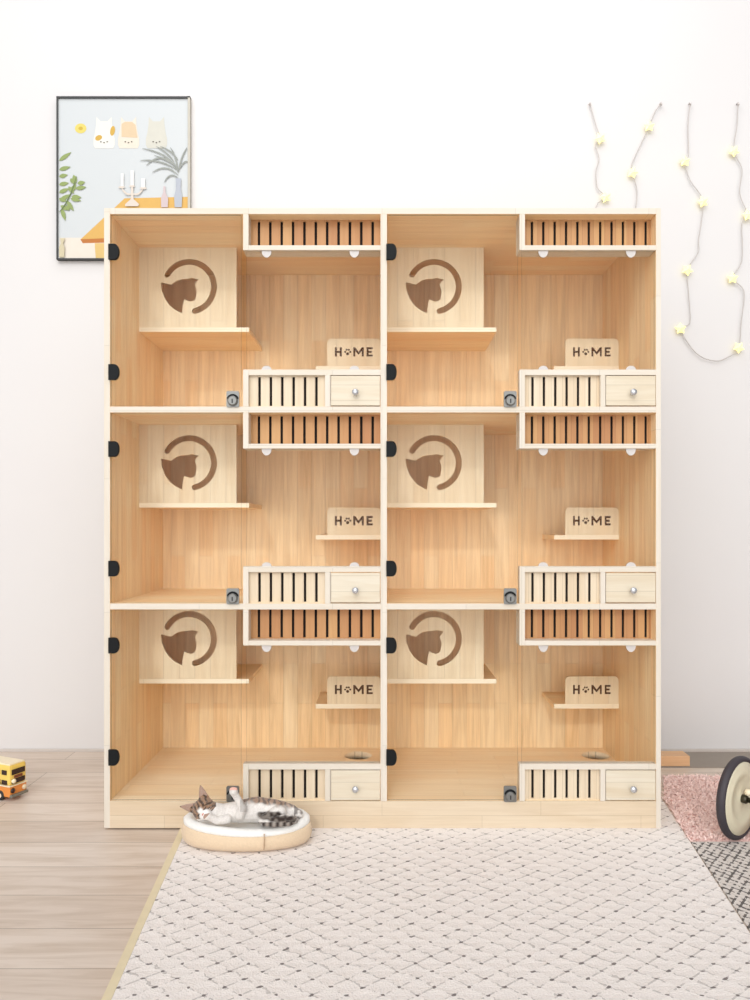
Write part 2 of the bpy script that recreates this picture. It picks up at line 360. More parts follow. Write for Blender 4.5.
shelf_y = [(327.4, 331.9), (503, 507.6), (679, 683.6)]
perch_y = [(366, 370.5), (535, 539.6), (704, 708.6)]
for ri, (ya, yb) in enumerate(rows):
    for ci, (xl, xr, xd, rl, rr, dl, dr) in enumerate(cols):
        # --- upper vent: rails and slatted board
        MB().box(FX(rl), FX(rr), Y0, Y0 + 0.064, FZ(ya + 36), FZ(ya), 0.0008).build('rail', Wv, cab)
        MB().box(FX(rr), FX(xr), Y0, Y0 + 0.064, FZ(ya + 36), FZ(ya + 31.2), 0.0008).build('rail', Wp, cab)
        x1 = 258.9 if ci == 0 else 532.0
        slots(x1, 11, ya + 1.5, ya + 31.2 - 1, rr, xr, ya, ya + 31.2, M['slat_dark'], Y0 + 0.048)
        # --- lower box: rails, slatted board, drawer
        yt = yb - 37
        MB().box(FX(rl), FX(rr), Y0, Y0 + 0.030, FZ(yb), FZ(yt), 0.0008).build('rail', Wv, cab)
        MB().box(FX(rr), FX(xr), Y0, Y0 + 0.030, FZ(yt + 5.6), FZ(yt), 0.0008).build('rail', Wp, cab)
        MB().box(FX(dl), FX(dr), Y0, Y0 + 0.030, FZ(yb), FZ(yt + 5.6), 0.0006).build('rail', Wv, cab)
        slots(x1 + 0.6, 6, yt + 6.5, yb - 1.2, rr, dl, yt + 5.6, yb, M['slat_pale'], Y0 + 0.014)
        mb = MB().box(FX(dr) + .0015, FX(xr) - .0015, Y0 - 0.001, Y0 + 0.012, FZ(yb - 1), FZ(yt + 6.4), 0.0012)
        mb.box(FX(dr) + .004, FX(xr) - .004, Y0 + .012, Y0 + 0.030, FZ(yb - 1.5), FZ(yt + 8))
        dw = mb.build('drawer', M['drawer'], cab)
        kx = FX(355.5 if ci == 0 else 631.8); kz = FZ(yb - 13.5)
        MB().lathe([(0, 0), (0.004, 0), (0.004, 0.008), (0.009, 0.012), (0.0105, 0.018), (0.009, 0.023), (0, 0.0245)], (kx, Y0 - 0.001, kz), (0, -1, 0), 20).build('knob', M['knob'], dw, True)
        # --- glass door, hinges, lock
        door = MB().box(FX(xl) + .002, FX(xd), Y0 + 0.002, Y0 + 0.007, FZ(yb - 0.8), FZ(ya + 0.8), 0.0006).build('glass_door', [M['glass'], M['glass_edge']], cab); glaze(door)
        for hy in (ya + (38.5, 36.7, 35.7)[ri], ya + (158.5, 156, 147.5)[ri]):
            x0 = FX(xl - 0.7); x1h = FX(xl + 9.8); zc = FZ(hy); hh = 0.0245; pts = [(x0, zc - hh), (x0 + 0.019, zc - hh)]
            for k in range(9):
                a = -math.pi / 2 + math.pi * k / 8; pts.append((x0 + 0.019 + (x1h - x0 - 0.019) * math.cos(a), zc + hh * math.sin(a) * (1 if abs(math.sin(a)) > .99 else 1)))
            pts += [(x0, zc + hh)]
            h = sheet('hinge', [pts], 0.011, M['black'], door, XZ(Y0 - 0.0045))
        lx = FX(xd - 8); lz = FZ(yb - 7.3)
        lk = sheet('lock', [rrect(lx - .020, lx + .020, lz - .025, lz + .025, .005)], 0.006, M['chrome'], door, XZ(Y0 - 0.002))
        MB().lathe([(0.0155, 0.0), (0.0155, 0.006), (0.0125, 0.009), (0.0, 0.009)], (lx, Y0 - 0.005, lz - 0.006), (0, -1, 0), 24).build('lock_cylinder', M['chrome'], door, False)
        arc = [(lx + .0165 * math.cos(a), Y0 - .006, lz - .004 + .0165 * math.sin(a)) for a in [math.radians(15 + 150 * k / 12) for k in range(13)]]
        mb = MB().tube(arc, 0.0032, 8); mb.box(lx - .0016, lx + .0016, Y0 - .0148, Y0 - .0135, lz - .014, lz - .001); mb.build('lock_slot', M['black'], door)
        # --- fixed glass pane with four milky clips
        pane = MB().box(FX(rl) + .009, FX(xr) - .001, Y0 + 0.012, Y0 + 0.016, FZ(yt), FZ(ya + 36), 0.0006).build('glass_pane', [M['glass'], M['glass_edge']], cab); glaze(pane)
        for cx in ((266.3, 354.3) if ci == 0 else (543.7, 631.6)):
            for top in ((True, False) if ri < 2 else (True,)):
                zc = FZ(ya + 36) if top else FZ(yt); sg = -1 if top else 1; rw = 0.0155; hh = 0.0215 if top else 0.013
                pts = [(FX(cx) + rw * math.cos(a), zc + sg * hh * math.sin(a)) for a in [math.pi * k / 12 for k in range(13)]]
                sheet('clip', [pts], 0.006, M['clip'], pane, XZ(Y0 + 0.0085))
        # --- hiding shelf and front board with cat-and-ring cut-out
        sa, sb = shelf_y[ri]
        kx = CY / F
        xw = FX(xl) ; xe = xw + 110 * kx
        MB().box(xw, xe, CY, YB - .015, FZ(sb, CY), FZ(sa, CY), 0.001).build('hiding_shelf', [M['wood_flat'], M['inner_edge']], cab, front=CY)
        cx = FX(189 if ci == 0 else 434, CY); cz = FZ(sa - (40.8 if ri == 0 else 40), CY)
        hole1 = ringloop(cx, cz, kx)
        hole2 = [(cx + (x - 362) / 9.1 * kx, cz - (y - 364) / 9.1 * kx) for x, y in cat_pts]
        sheet('cat_cutout_panel', [[(xw, FZ(sa, CY)), (xw + 97.3 * kx, FZ(sa, CY)), (xw + 97.3 * kx, FZ(ya)), (xw, FZ(ya))], hole1, hole2], 0.010, M['wood_house'], cab, XZ(CY + .006))
        # --- perch and HOME board
        pa, pb = perch_y[ri]; kp = PY / F; xw = FX(xr)
        MB().box(xw - 65 * kp, xw, PY, YB - .015, FZ(pb, PY), FZ(pa, PY), 0.001).build('perch', [M['wood_flat'], M['inner_edge']], cab, front=PY)
        zb = FZ(pa, PY); bx = xw - 53.5 * kp
        L = lambda shp, ox, oy: [(bx + (ox + x) * kp, zb + (oy + y) * kp) for x, y in shp]
        letters = [L(H(7, 9.4, 2.1), 7.6, 9.6), L(Mm(10.6, 9.4, 2.1), 26, 9.6), L(E(6.2, 9.4, 2.1), 39.3, 9.6)]
        for (ox, oy, r) in ((20.4, 12.4, 1.7), (17.9, 14.3, 1.15), (19.4, 16.4, 1.15), (21.6, 16.4, 1.15), (23.0, 14.3, 1.15)):
            letters.append(circ(bx + ox * kp, zb + oy * kp, r * kp * 0.95, 12))
        o = sheet('home_board', [rrect(bx, xw - .001, zb, zb + 27.5 * kp, 4.2 * kp, 6, (1, 1, 0, 0))] + letters, 0.010, M['wood_house'], cab, XZ(PY + .006))
        MB().box(bx + 5 * kp, xw - 5 * kp, PY + .0055, PY + .0095, zb + 8.5 * kp, zb + 20 * kp).build('burnt_lettering', M['burnt'], o)

# ------------------------------------------------------------------ rugs, floor shade strip and plank on the floor
def rug_mat(name, base, line, px_, py_, wid, dots, lineamt):
    t = NT(name); co = t.coord(); sp = t.n('ShaderNodeSeparateXYZ'); t.l(co, sp.inputs[0])
    wob = t.math('MULTIPLY', t.math('SUBTRACT', t.noise(co, 38, 2), 0.5), 0.35)
    u = t.math('ADD', t.math('DIVIDE', sp.outputs[0], px_), wob); v = t.math('ADD', t.math('DIVIDE', sp.outputs[1], py_), wob)
    fu = t.math('ABSOLUTE', t.math('SUBTRACT', t.math('FRACT', u), 0.5)); fv = t.math('ABSOLUTE', t.math('SUBTRACT', t.math('FRACT', v), 0.5))
    d = t.math('ABSOLUTE', t.math('SUBTRACT', t.math('ADD', fu, fv), 0.5))
    ln = t.math('LESS_THAN', d, wid)
    brk = t.math('GREATER_THAN', t.noise(co, 55, 3), 0.5)
    k1 = t.math('ADD', t.math('POWER', fu, 2.0), t.math('POWER', t.math('SUBTRACT', 0.5, fv), 2.0))
    k2 = t.math('ADD', t.math('POWER', t.math('SUBTRACT', 0.5, fu), 2.0), t.math('POWER', fv, 2.0))
    kn = t.math('LESS_THAN', t.math('MINIMUM', k1, k2), dots)
    f = t.math('MAXIMUM', t.math('MULTIPLY', t.math('MULTIPLY', ln, brk), lineamt), t.math('MULTIPLY', kn, 0.85))
    fuzz = t.noise(co, 260, 3)
    bc = t.mix(fuzz, tuple(c * 0.82 for c in base[:3]) + (1,), base)
    t.l(t.mix(f, bc, line), t.b.inputs['Base Color']); t.b.inputs['Roughness'].default_value = 0.95
    t.b.inputs['Specular IOR Level'].default_value = 0.1
    h = t.math('ADD', t.math('MULTIPLY', fuzz, 0.6), t.math('MULTIPLY', d, -0.8)); t.bump(h, 0.8, 0.006); return t.m
def flatpoly(pts, z0, z1, name, mat, parent=None):
    return MB().prism([(p.x, p.y, z0) for p in pts], (0, 0, z1 - z0)).build(name, mat, parent)

RZ = 0.005
white = empty('white_rug', (0.15, 2.2, 0)); tag(white, 'off-white woven rug with fine broken black diamond lines under the cabinet', 'rug')
L1, L2 = floorP(190, 822), floorP(107, 1012); R1, R2 = floorP(661.5, 800), floorP(800, 1012)
L0 = Vector((L1.x, R1.y, 0))
flatpoly([L2, R2, R1, L0, L1], 0.0, RZ, 'woven_field', rug_mat('off_white_woven_wool', srgb(248, 241, 237), srgb(96, 88, 86), 0.072, 0.058, 0.050, 0.0040, 0.34), white)
d = (L2 - L1).normalized(); nrm = Vector((-d.y, d.x, 0)) * -1
if nrm.x > 0: nrm = -nrm
bp = [L1 + nrm * .0005, L2 + nrm * .0005, L2 + nrm * .020, L1 + nrm * .020]
flatpoly(bp, 0.0, RZ, 'cream_border', flat('cream_cotton_binding', srgb(226, 212, 180), 0.9, spec=0.1), white)

def edge_x(py): return 661.5 + (800 - 661.5) * (py - 800) / 212
pink = empty('pink_rug', (1.3, 2.7, 0)); tag(pink, 'pale pink shaggy rug right of the cabinet under the toy wheel', 'rug')
pp = [floorP(664, 777), floorP(800, 777), floorP(800, 842), floorP(edge_x(842) + 1.5, 842), floorP(664.5, 800)]
pinkm = flat('pale_pink_wool', srgb(236, 206, 200), 0.95, spec=0.1, noise=0.03, nscale=60)
flatpoly(pp, 0.0, 0.004, 'backing', pinkm, pink)
mb = MB(); n = 0
xs = [p.x for p in pp]; ys = [p.y for p in pp]
def inside(x, y, poly):
    c = False
    for i in range(len(poly)):
        a, b = poly[i], poly[i - 1]
        if (a.y > y) != (b.y > y) and x < (b.x - a.x) * (y - a.y) / (b.y - a.y) + a.x: c = not c
    return c
while n < 9000:
    x = random.uniform(min(xs), max(xs)); y = random.uniform(min(ys), max(ys))
    if not inside(x, y, pp): continue
    n += 1; a = random.uniform(0, 6.28); L = random.uniform(.010, .022); wd = .0022
    t = Vector((math.cos(a), math.sin(a), 0)); sd_ = Vector((-t.y, t.x, 0)) * wd; p = Vector((x, y, .003))
    q = p + t * L * .5 + Vector((0, 0, L * .35)); r_ = p + t * L + Vector((0, 0, L * .35))
    v = [mb.bm.verts.new(k) for k in (p - sd_, p + sd_, q + sd_, q - sd_, r_)]
    mb.bm.faces.new((v[0], v[1], v[2], v[3])); mb.bm.faces.new((v[3], v[2], v[4]))
tag(mb.build('shaggy_pile', flat('pink_wool_tufts', srgb(252, 226, 220), 0.95, spec=0.1, noise=0.02, nscale=90), pink), kind='stuff')
mono = flatpoly([floorP(edge_x(843) + 1.5, 843), floorP(830, 843), floorP(840, 1012), floorP(803, 1012)], 0.0, 0.004, 'monochrome_rug',
    rug_mat('black_and_white_lattice_wool', srgb(226, 218, 212), srgb(52, 46, 46), 0.026, 0.034, 0.15, 0.022, 0.80))
tag(mono, 'black and white lattice rug in front of the pink shaggy rug', 'rug')
shade_strip = MB().box(FX(640, 3.25), 2.6, 3.115, 3.325, 0, 0.004, .001).build('floor_tone', flat('taupe_floor_shade', srgb(150, 140, 130), 0.7))  # added strip, its colour stands in for shade on the floor by the wall
tag(shade_strip, 'flat taupe strip standing for shaded floor along the wall behind the pink rug', 'mat')
PZ = .0042
pl = MB().box(0.98, FX(690, 3.125), 3.125, 3.20, PZ, PZ + .040, .002).build('wooden_plank', wood('oak_plank', srgb(222, 180, 140), srgb(212, 168, 126), 'x', 'z', stave=1))
tag(pl, 'short light wooden plank on the floor shade strip just right of the cabinet', 'plank')

# ------------------------------------------------------------------ framed picture
pic = empty('framed_picture', (FX(123, WY), WY - .02, FZ(259, WY))); tag(pic, 'black framed illustration of leaves, table and candles hanging on the wall behind the cabinet', 'picture')
PYY = WY - 0.024
G = lambda px, py: (FX(px, PYY), FZ(py, PYY))
PT = 96
x0, z0 = G(56.2, 259.3); x1, z1 = G(190, PT)
fm = flat('black_frame_metal', (0.02, 0.02, 0.022), 0.4)
for a in ((x0, x0 + .006, z0, z1), (x0, x1, z0, z0 + .0055), (x0, x1, z1 - .007, z1)):
    MB().box(a[0], a[1], PYY, WY - .001, a[2], a[3], .001).build('frame_bar', fm, pic)
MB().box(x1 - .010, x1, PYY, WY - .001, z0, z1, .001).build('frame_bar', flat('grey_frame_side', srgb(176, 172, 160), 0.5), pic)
prt = MB().box(x0 + .004, x1 - .004, PYY + .008, WY - .002, z0 + .003, z1 - .003).build('print', flat('pale_grey_print_paper', srgb(188, 192, 194), 0.7, noise=0.01, nscale=5), pic)
lay = [0]
def motif(name, polys, col):
    m = flat(name + '_ink', tuple(c * 0.68 for c in srgb(*col)[:3]), 0.75, noise=0.03, nscale=40); mb = MB()
    for p in polys:
        lay[0] += 1; y = PYY + .008 - .00010 * lay[0]
        mb.bm.faces.new([mb.bm.verts.new((G(*q)[0], y, G(*q)[1])) for q in p])
    return mb.build(name, m, prt)
def pell(cx, cy, rx, ry, rot=0, n=18):
    a0 = math.radians(rot)
    return [(cx + rx * math.cos(t) * math.cos(a0) - ry * math.sin(t) * math.sin(a0), cy + rx * math.cos(t) * math.sin(a0) + ry * math.sin(t) * math.cos(a0)) for t in [2 * math.pi * k / n for k in range(n)]]
def leaf(x, y, L, wd, rot): 
    a = math.radians(rot); out = []
    for k in range(9):
        t = k / 8; out.append((t * L, wd * math.sin(math.pi * t ** .8)))
    for k in range(7, 0, -1):
        t = k / 8; out.append((t * L, -wd * math.sin(math.pi * t ** .8)))
    return [(x + p * math.cos(a) - q * math.sin(a), y + p * math.sin(a) + q * math.cos(a)) for p, q in out]
def stroke(pts, wd):
    out = []; back = []
    for i, p in enumerate(pts):
        a = pts[max(i - 1, 0)]; b = pts[min(i + 1, len(pts) - 1)]; L = math.hypot(b[0] - a[0], b[1] - a[1]) or 1
        nx, ny = -(b[1] - a[1]) / L * wd, (b[0] - a[0]) / L * wd
        k = 1 - .7 * abs(2 * i / (len(pts) - 1) - 1) ** 3
        out.append((p[0] + nx * k, p[1] + ny * k)); back.append((p[0] - nx * k, p[1] - ny * k))
    return out + back[::-1]
def arcq(p0, p1, p2, n=9): return [tuple((1 - t) ** 2 * a + 2 * t * (1 - t) * b + t * t * c for a, b, c in zip(p0, p1, p2)) for t in [k / n for k in range(n + 1)]]
motif('printed_floor', [[(58.5, 237), (80, 237), (106, 237), (106, 257.5), (58.5, 257.5)]], (250, 240, 226))
motif('printed_table', [[(80, 238.5), (124, 197.5), (188, 196), (188, 242), (98, 242)], ], (238, 190, 104))
motif('printed_table_edge', [[(79.5, 238.5), (106, 237.5), (106, 242), (82, 242.5)]], (206, 128, 58))
motif('printed_table_leg', [[(94, 242.5), (106, 242.5), (106, 257.5), (95, 257.5)]], (240, 204, 130))
motif('printed_flower', [pell(80, 127.5, 5.8, 5)], (246, 226, 120)); motif('printed_flower_heart', [pell(80, 127.5, 2.2, 1.8)], (222, 190, 70))
def face(cx, top): return [(cx - 9, 147.5), (cx - 10.6, 144), (cx - 10.6, 138), (cx - 9, 131), (cx - 8, 124), (cx - 7.6, 116), (cx - 3.5, 120.5), (cx + 3.5, 120.5), (cx + 7.6, 116), (cx + 8, 124), (cx + 9, 131), (cx + 10.6, 138), (cx + 10.6, 144), (cx + 9, 147.5)]
motif('printed_kitten', [face(103.5, 0)], (252, 250, 242)); motif('printed_kitten', [face(128, 0)], (248, 238, 222)); motif('printed_kitten', [face(156, 0)], (228, 226, 214))
motif('printed_patch', [pell(98, 137, 3.6, 2.6, -25)], (226, 184, 84)); motif('printed_patch', [pell(112, 130, 2.4, 5, 10)], (226, 184, 84))
motif('printed_patch', [[(121, 136), (121, 123), (124.5, 121), (131.5, 121), (135, 124), (137, 137)]], (240, 214, 178))
motif('printed_eyes', [pell(cx + dx, 141 + (0.9 if dx == 0 else 0), .85, .6) for cx in (103.5, 128, 156) for dx in (-3.2, 0, 3.2)], (110, 104, 96))
lv = []
for k, (x, y, L, a) in enumerate([(58.5, 160, 15, -35), (58.5, 169, 12, -14), (58.5, 176, 9, -12), (58.5, 184, 10, -10), (58.5, 192, 11, -22), (59, 200, 13, -30), (58.5, 198, 8, 20), (60, 205, 10, 30), (61, 208, 13, 72), (66, 200, 13, 55),
        (71, 191, 9, -60), (71, 196, 10, 5), (75, 188, 11, -8), (70, 198, 11, 12), (68, 186, 9, 52), (73, 184, 9, -70), (77, 183, 8, -10), (70, 178, 7, 50), (66, 205, 6, 60), (75, 180, 6, -110)]):
    lv.append(leaf(x, y, L, 2.1, a))
motif('printed_leaves', lv, (158, 176, 108)); motif('printed_stem', [stroke(arcq((58.5, 212), (70, 200), (76, 176)), .6)], (110, 130, 80))
fr = []
for (p0, p1, p2) in [((178, 172), (170, 152), (142, 148)), ((178, 170), (160, 158), (140, 160)), ((178, 175), (166, 162), (152, 172)), ((178, 178), (170, 170), (164, 182)), ((176, 165), (160, 150), (146, 165)), ((178, 172), (176, 155), (170, 147)),
        ((178, 172), (181, 155), (187, 147)), ((178, 170), (185, 158), (188, 162)), ((174, 162), (168, 152), (156, 146)), ((178, 160), (172, 150), (160, 146)), ((178, 168), (170, 160), (154, 155))]:
    fr.append(stroke(arcq(p0, p1, p2), .75))
motif('printed_fern', fr, (168, 172, 166))
motif('printed_vase', [[(174.5, 207), (174, 196), (176, 188), (175.5, 178), (181, 178), (180.5, 188), (182, 196), (181.5, 207)]], (196, 202, 214))
motif('printed_vase', [[(161, 207), (160.8, 198), (163, 192), (163.2, 186), (165.2, 186), (165.4, 192), (168, 198), (167.6, 207)]], (226, 208, 210))
motif('printed_candles', [[(120.5, 186), (120.5, 173), (123.5, 173), (123.5, 186)], [(130.3, 185), (130.3, 170), (133.7, 170), (133.7, 185)], [(141, 187), (141, 178), (145, 178), (145, 187)]], (252, 252, 250))
motif('printed_candelabra', [stroke(arcq((121.5, 187), (126, 197), (132, 193)), .9), stroke(arcq((143, 188), (138, 197), (132, 193)), .9), [(131, 185), (133, 185), (133.5, 199), (139, 204), (138, 206), (125, 206), (125, 204), (130.5, 199)], pell(121.5, 187, 3.4, 1), pell(143, 188, 3.6, 1), pell(132, 186, 3, 1)], (240, 228, 216))
motif('printed_jug', [[(59, 257), (58.8, 247), (61, 243), (60, 238), (65, 238), (63, 243), (64.5, 248), (64, 257)]], (226, 214, 180))

# ------------------------------------------------------------------ star string lights on the right of the wall
cord = flat('clear_grey_cord', srgb(186, 180, 176), 0.6)
st = NT('warm_star_lamp'); st.b.inputs['Base Color'].default_value = srgb(255, 244, 180); st.b.inputs['Emission Color'].default_value = srgb(255, 238, 110); st.b.inputs['Emission Strength'].default_value = 0.7
LY = WY - 0.014
def smooth(pts, k=4):
    out = []; n = len(pts)
    for i in range(n - 1):
        p0, p1, p2, p3 = pts[max(i - 1, 0)], pts[i], pts[i + 1], pts[min(i + 2, n - 1)]
        for j in range(k):
            t = j / k
            out.append(tuple(.5 * (2 * b + (c - a) * t + (2 * a - 5 * b + 4 * c - d) * t * t + (3 * b - a - 3 * c + d) * t ** 3) for a, b, c, d in zip(p0, p1, p2, p3)))
    return out + [pts[-1]]
def garland(label, pts, stars, hooks):
    root = empty('string_light', tuple(P(*pts[len(pts) // 2], LY))); tag(root, label, 'string lights', 'star string lights on the wall')
    MB().tube([P(x, y, LY) for x, y in smooth(pts)], 0.0020, 6).build('cord', cord, root)
    for (hx, hy) in hooks:
        c = P(hx, hy, LY); MB().tube([c + Vector((0, .013, .006)), c + Vector((0, -.004, .004)), c + Vector((0, -.008, -.004)), c + Vector((0, -.002, -.008))], .003, 6).build('hook', M['clip'], root)
    for (sx, sy) in stars:
        c = P(sx, sy, LY - .006); a0 = random.uniform(0, 1.2); pts_ = []
        for k in range(10):
            r = .0255 if k % 2 == 0 else .0150; a = a0 + math.pi * k / 5; pts_.append((c.x + r * math.cos(a), c.z + r * math.sin(a)))
        mb = MB(); fr_ = mb.bm.verts.new((c.x, c.y - .009, c.z)); bk = mb.bm.verts.new((c.x, c.y + .007, c.z)); v = [mb.bm.verts.new((x, c.y, z)) for x, z in pts_]
        for k in range(10): mb.bm.faces.new((v[k], v[(k + 1) % 10], fr_)); mb.bm.faces.new((v[(k + 1) % 10], v[k], bk))
        mb.build('star_lamp', st.m, root)
garland('short star string light hanging down behind the cabinet top, nearer the corner', [(590, 104), (596, 126), (600.2, 138.3), (595.6, 145), (599, 158.6), (596, 172), (597.5, 188), (605.6, 197), (596, 207), (598, 240), (612, 262), (628, 250), (635, 212), (637, 191), (632.6, 172.6), (632.6, 162.6), (647, 131.6), (655, 112), (661, 104)],
        [(600.2, 138.3), (605.6, 197), (632.6, 172.6), (649, 126)], [(590, 104), (661, 104)])
garland('long star string light looping down the wall right of the cabinet', [(690, 104), (688, 126), (688.5, 156), (684.7, 161), (690, 180), (702.8, 201.7), (698.7, 239.5), (698, 253), (687.4, 270), (688.7, 293.5), (690, 323), (680.4, 328.6), (696, 353), (715, 361), (728.4, 357), (738.7, 347.5), (741.4, 320.5), (744, 291), (732.5, 278), (742, 261), (742, 223), (747.8, 215), (739.7, 193.6), (742, 169), (733.8, 151), (737, 126), (738, 104)],
        [(684.7, 161), (702.8, 201.7), (687.4, 270), (680.4, 328.6), (738.7, 347.5), (732.5, 278), (747.8, 215), (733.8, 151)], [(690, 104), (738, 104)])

# ------------------------------------------------------------------ toy bus at the left edge
BY = 2.725
bus = empty('toy_bus', (FX(5, BY), BY + .08, 0)); tag(bus, 'yellow and orange toy bus on the wooden floor at the left edge', 'toy bus')
rot = Matrix.Translation((FX(9, BY), BY + .005, 0)) @ Matrix.Rotation(math.radians(-24), 4, 'Z') @ Matrix.Scale(0.86, 4)
def bpart(mb, name, mat, parent, smooth=False):
    for v in mb.bm.verts: v.co = rot @ v.co
    return mb.build(name, mat, parent, smooth)
# local frame: the bus runs back along -x (length .26) from its nose at x = 0; its near side is y = 0
yel = flat('sunny_yellow_paint', srgb(236, 204, 104), 0.35); org = flat('orange_paint', srgb(226, 142, 66), 0.35); drk = flat('dark_smoky_window', srgb(52, 32, 26), 0.25); tyr = flat('black_toy_tyre', (0.02, 0.02, 0.02), 0.7)
crm = flat('cream_plastic', srgb(240, 226, 196), 0.4)
body = bpart(MB().box(-.26, 0, 0, .085, .015, .062, .007), 'lower_body', org, bus)
bpart(MB().box(-.258, -.001, .001, .084, .062, .145, .012), 'upper_body', yel, bus)
bpart(MB().box(-.25, -.006, .006, .079, .141, .149, .003), 'roof', crm, bus)
bpart(MB().box(-.262, .002, -.002, .087, .058, .063, .001), 'side_stripe', crm, bus)
for k in range(6):
    xx = -.030 - k * .038
    bpart(MB().box(xx - .015, xx + .013, -.0015, .002, .105, .124, .002), 'window', drk, bus)
    bpart(MB().box(xx - .016, xx + .015, -.0015, .002, .066, .084, .002), 'window', drk, bus)
bpart(MB().box(-.002, .0015, .010, .075, .104, .126, .002), 'windscreen', drk, bus)
bpart(MB().box(-.002, .0015, .010, .075, .068, .088, .002), 'windscreen', drk, bus)
bpart(MB().box(-.002, .002, .022, .062, .090, .101, .001), 'destination_board', flat('brown_board', srgb(120, 62, 40), 0.5), bus)
bpart(MB().box(-.004, .010, .001, .084, .016, .027, .003), 'bumper', flat('grey_bumper', srgb(120, 118, 108), 0.4), bus)
for yy in (.014, .070):
    bpart(MB().lathe([(0, 0), (.010, 0), (.010, .004), (.006, .007), (0, .007)], (0, yy, .042), (1, 0, 0), 18), 'headlight', crm if yy > .05 else drk, bus, True)
bpart(MB().lathe([(0, 0), (.006, .002), (.010, .010), (.006, .016), (0, .018)], (.000, .012, .082), (1, 0, 0), 16), 'wing_mirror', crm, bus, True)
for xx in (-.052, -.205):
    for yy in (-.003, .076):
        wl = bpart(MB().lathe([(0, 0), (.017, 0), (.020, .003), (.020, .010), (.017, .012), (0, .012)], (xx, yy, .020), (0, 1, 0), 24), 'wheel', tyr, bus, True)
        bpart(MB().lathe([(0, -.001), (.009, -.001), (.009, .001), (0, .001)], (xx, yy - .0005, .020), (0, 1, 0), 18), 'hubcap', crm, wl)

# ------------------------------------------------------------------ toy tricycle wheel entering at the right edge
WR = 0.125; wc = Vector((FX(738.5, 2.40), 2.40, WR + .004)); ax = Vector((math.sin(math.radians(41)), -math.cos(math.radians(41)), 0))
tri = empty('toy_tricycle', (wc.x + .2, wc.y, 0)); tag(tri, 'toy tricycle with black tyre and cream disc wheel cut by the right edge', 'tricycle')
rub = flat('black_rubber_tyre', srgb(58, 52, 58), 0.6); disc_m = flat('cream_wheel_disc', srgb(222, 214, 188), 0.4); stl = flat('dark_steel_axle', srgb(70, 66, 52), 0.35, 0.6)
def wheel(c):
    prof = []
    for k in range(17):
        a = 2 * math.pi * k / 16; prof.append((WR - .010 + .010 * math.cos(a), .0135 * math.sin(a)))
    t = MB().lathe(prof, c, ax, 56).build('tyre', rub, tri, True)
    pr = [(0, .010), (.016, .012), (.020, .009), (.062, .009), (.068, .015), (.086, .015), (.092, .010), (WR - .016, .012), (WR - .016, -.012), (.090, -.010), (.02, -.009), (0, -.010)]
    d = MB().lathe(pr, c, ax, 56).build('wheel_disc', disc_m, tri)
    for p in d.data.polygons: p.use_smooth = True
    MB().lathe([(.0, 0), (.013, 0), (.013, .016), (.010, .020), (0, .020)], c + ax * .008, ax, 24).build('hub', stl, d, True)
wheel(wc)
side = Vector((ax.x, ax.y, 0)); fwd = Vector((-side.y, side.x, 0))
MB().tube([wc + ax * .02, wc + ax * .30], .008, 12).build('axle', stl, tri, True)
wheel(wc + ax * .32)
MB().lathe([(0, 0), (.010, .002), (.012, .010), (.008, .018), (0, .02)], wc + ax * .030 + Vector((0, 0, .014)), (0, 0, 1), 20).build('cream_cap', crm, tri, True)
fr0 = wc + ax * .16
redm = flat('coral_paint', srgb(214, 110, 92), 0.4)
MB().tube([fr0, fr0 + fwd * .10 + Vector((0, 0, .12)), fr0 + fwd * .30 + Vector((0, 0, .16)), fr0 + fwd * .42 + Vector((0, 0, .02))], .014, 14).build('frame_tube', redm, tri, True)
fw = fr0 + fwd * .42; fw.z = WR + .004
wheel(fw)
MB().ell(fr0 + fwd * .10 + Vector((0, 0, .15)), (.07, .06, .02)).build('saddle', redm, tri, True)

# ------------------------------------------------------------------ oval pet bed and the sleeping kitten
bc = Vector((FX(246.3, 2.365), 2.374, RZ + .001)); RX, RY = 0.195, 0.098
bed = empty('pet_bed', tuple(bc)); tag(bed, 'oval beige pet bed with white fleece lining at the foot of the cabinet', 'pet bed')
def oval(rings, name, mat, smooth=True):
    mb = MB(); rr = []; N = 72
    for (fx, z, puff) in rings:
        ring = []
        for k in range(N):
            a = 2 * math.pi * k / N; dip = 1 + puff * (.5 + .5 * math.cos(8 * a)) * .5
            zz = z * (1 + .06 * math.sin(a * 2 + .6) * (1 if z > .05 else 0)) - (.012 * max(0, -math.sin(a)) * (z / .08) if z > .03 else 0)
            ring.append(mb.bm.verts.new((bc.x + (RX - fx) * dip * math.cos(a), bc.y + (RY - fx) * dip * math.sin(a), bc.z + zz)))
        rr.append(ring)
    for A, Bq in zip(rr, rr[1:]):
        for k in range(N): mb.bm.faces.new((A[k], A[(k + 1) % N], Bq[(k + 1) % N], Bq[k]))
    mb.bm.faces.new(rr[0]); mb.bm.faces.new(rr[-1])
    return mb.build(name, mat, bed, smooth)
def plush(name, col, sc=180):
    t = NT(name); co = t.coord(); nz = t.noise(co, sc, 4); t.l(t.mix(nz, tuple(c * .85 for c in col[:3]) + (1,), col), t.b.inputs['Base Color'])
    t.b.inputs['Roughness'].default_value = .95; t.b.inputs['Specular IOR Level'].default_value = .1; t.b.inputs['Sheen Weight'].default_value = .3
    t.bump(t.math('ADD', nz, t.noise(co, 25, 2)), .5, .004); return t.m
oval([(.030, 0, 0), (.012, .004, 0), (.003, .016, .01), (0, .034, .02), (.003, .052, .02), (.010, .064, .01), (.013, .058, 0), (.03, .02, 0)], 'outer_cover', plush('beige_suede_cover', srgb(226, 202, 172)))
oval([(.016, .052, 0), (.006, .060, .01), (.007, .072, .02), (.018, .081, .02), (.034, .078, .02), (.046, .062, .01), (.052, .044, 0), (.058, .038, 0)], 'fleece_lining', plush('white_fleece', srgb(240, 238, 234), 120))
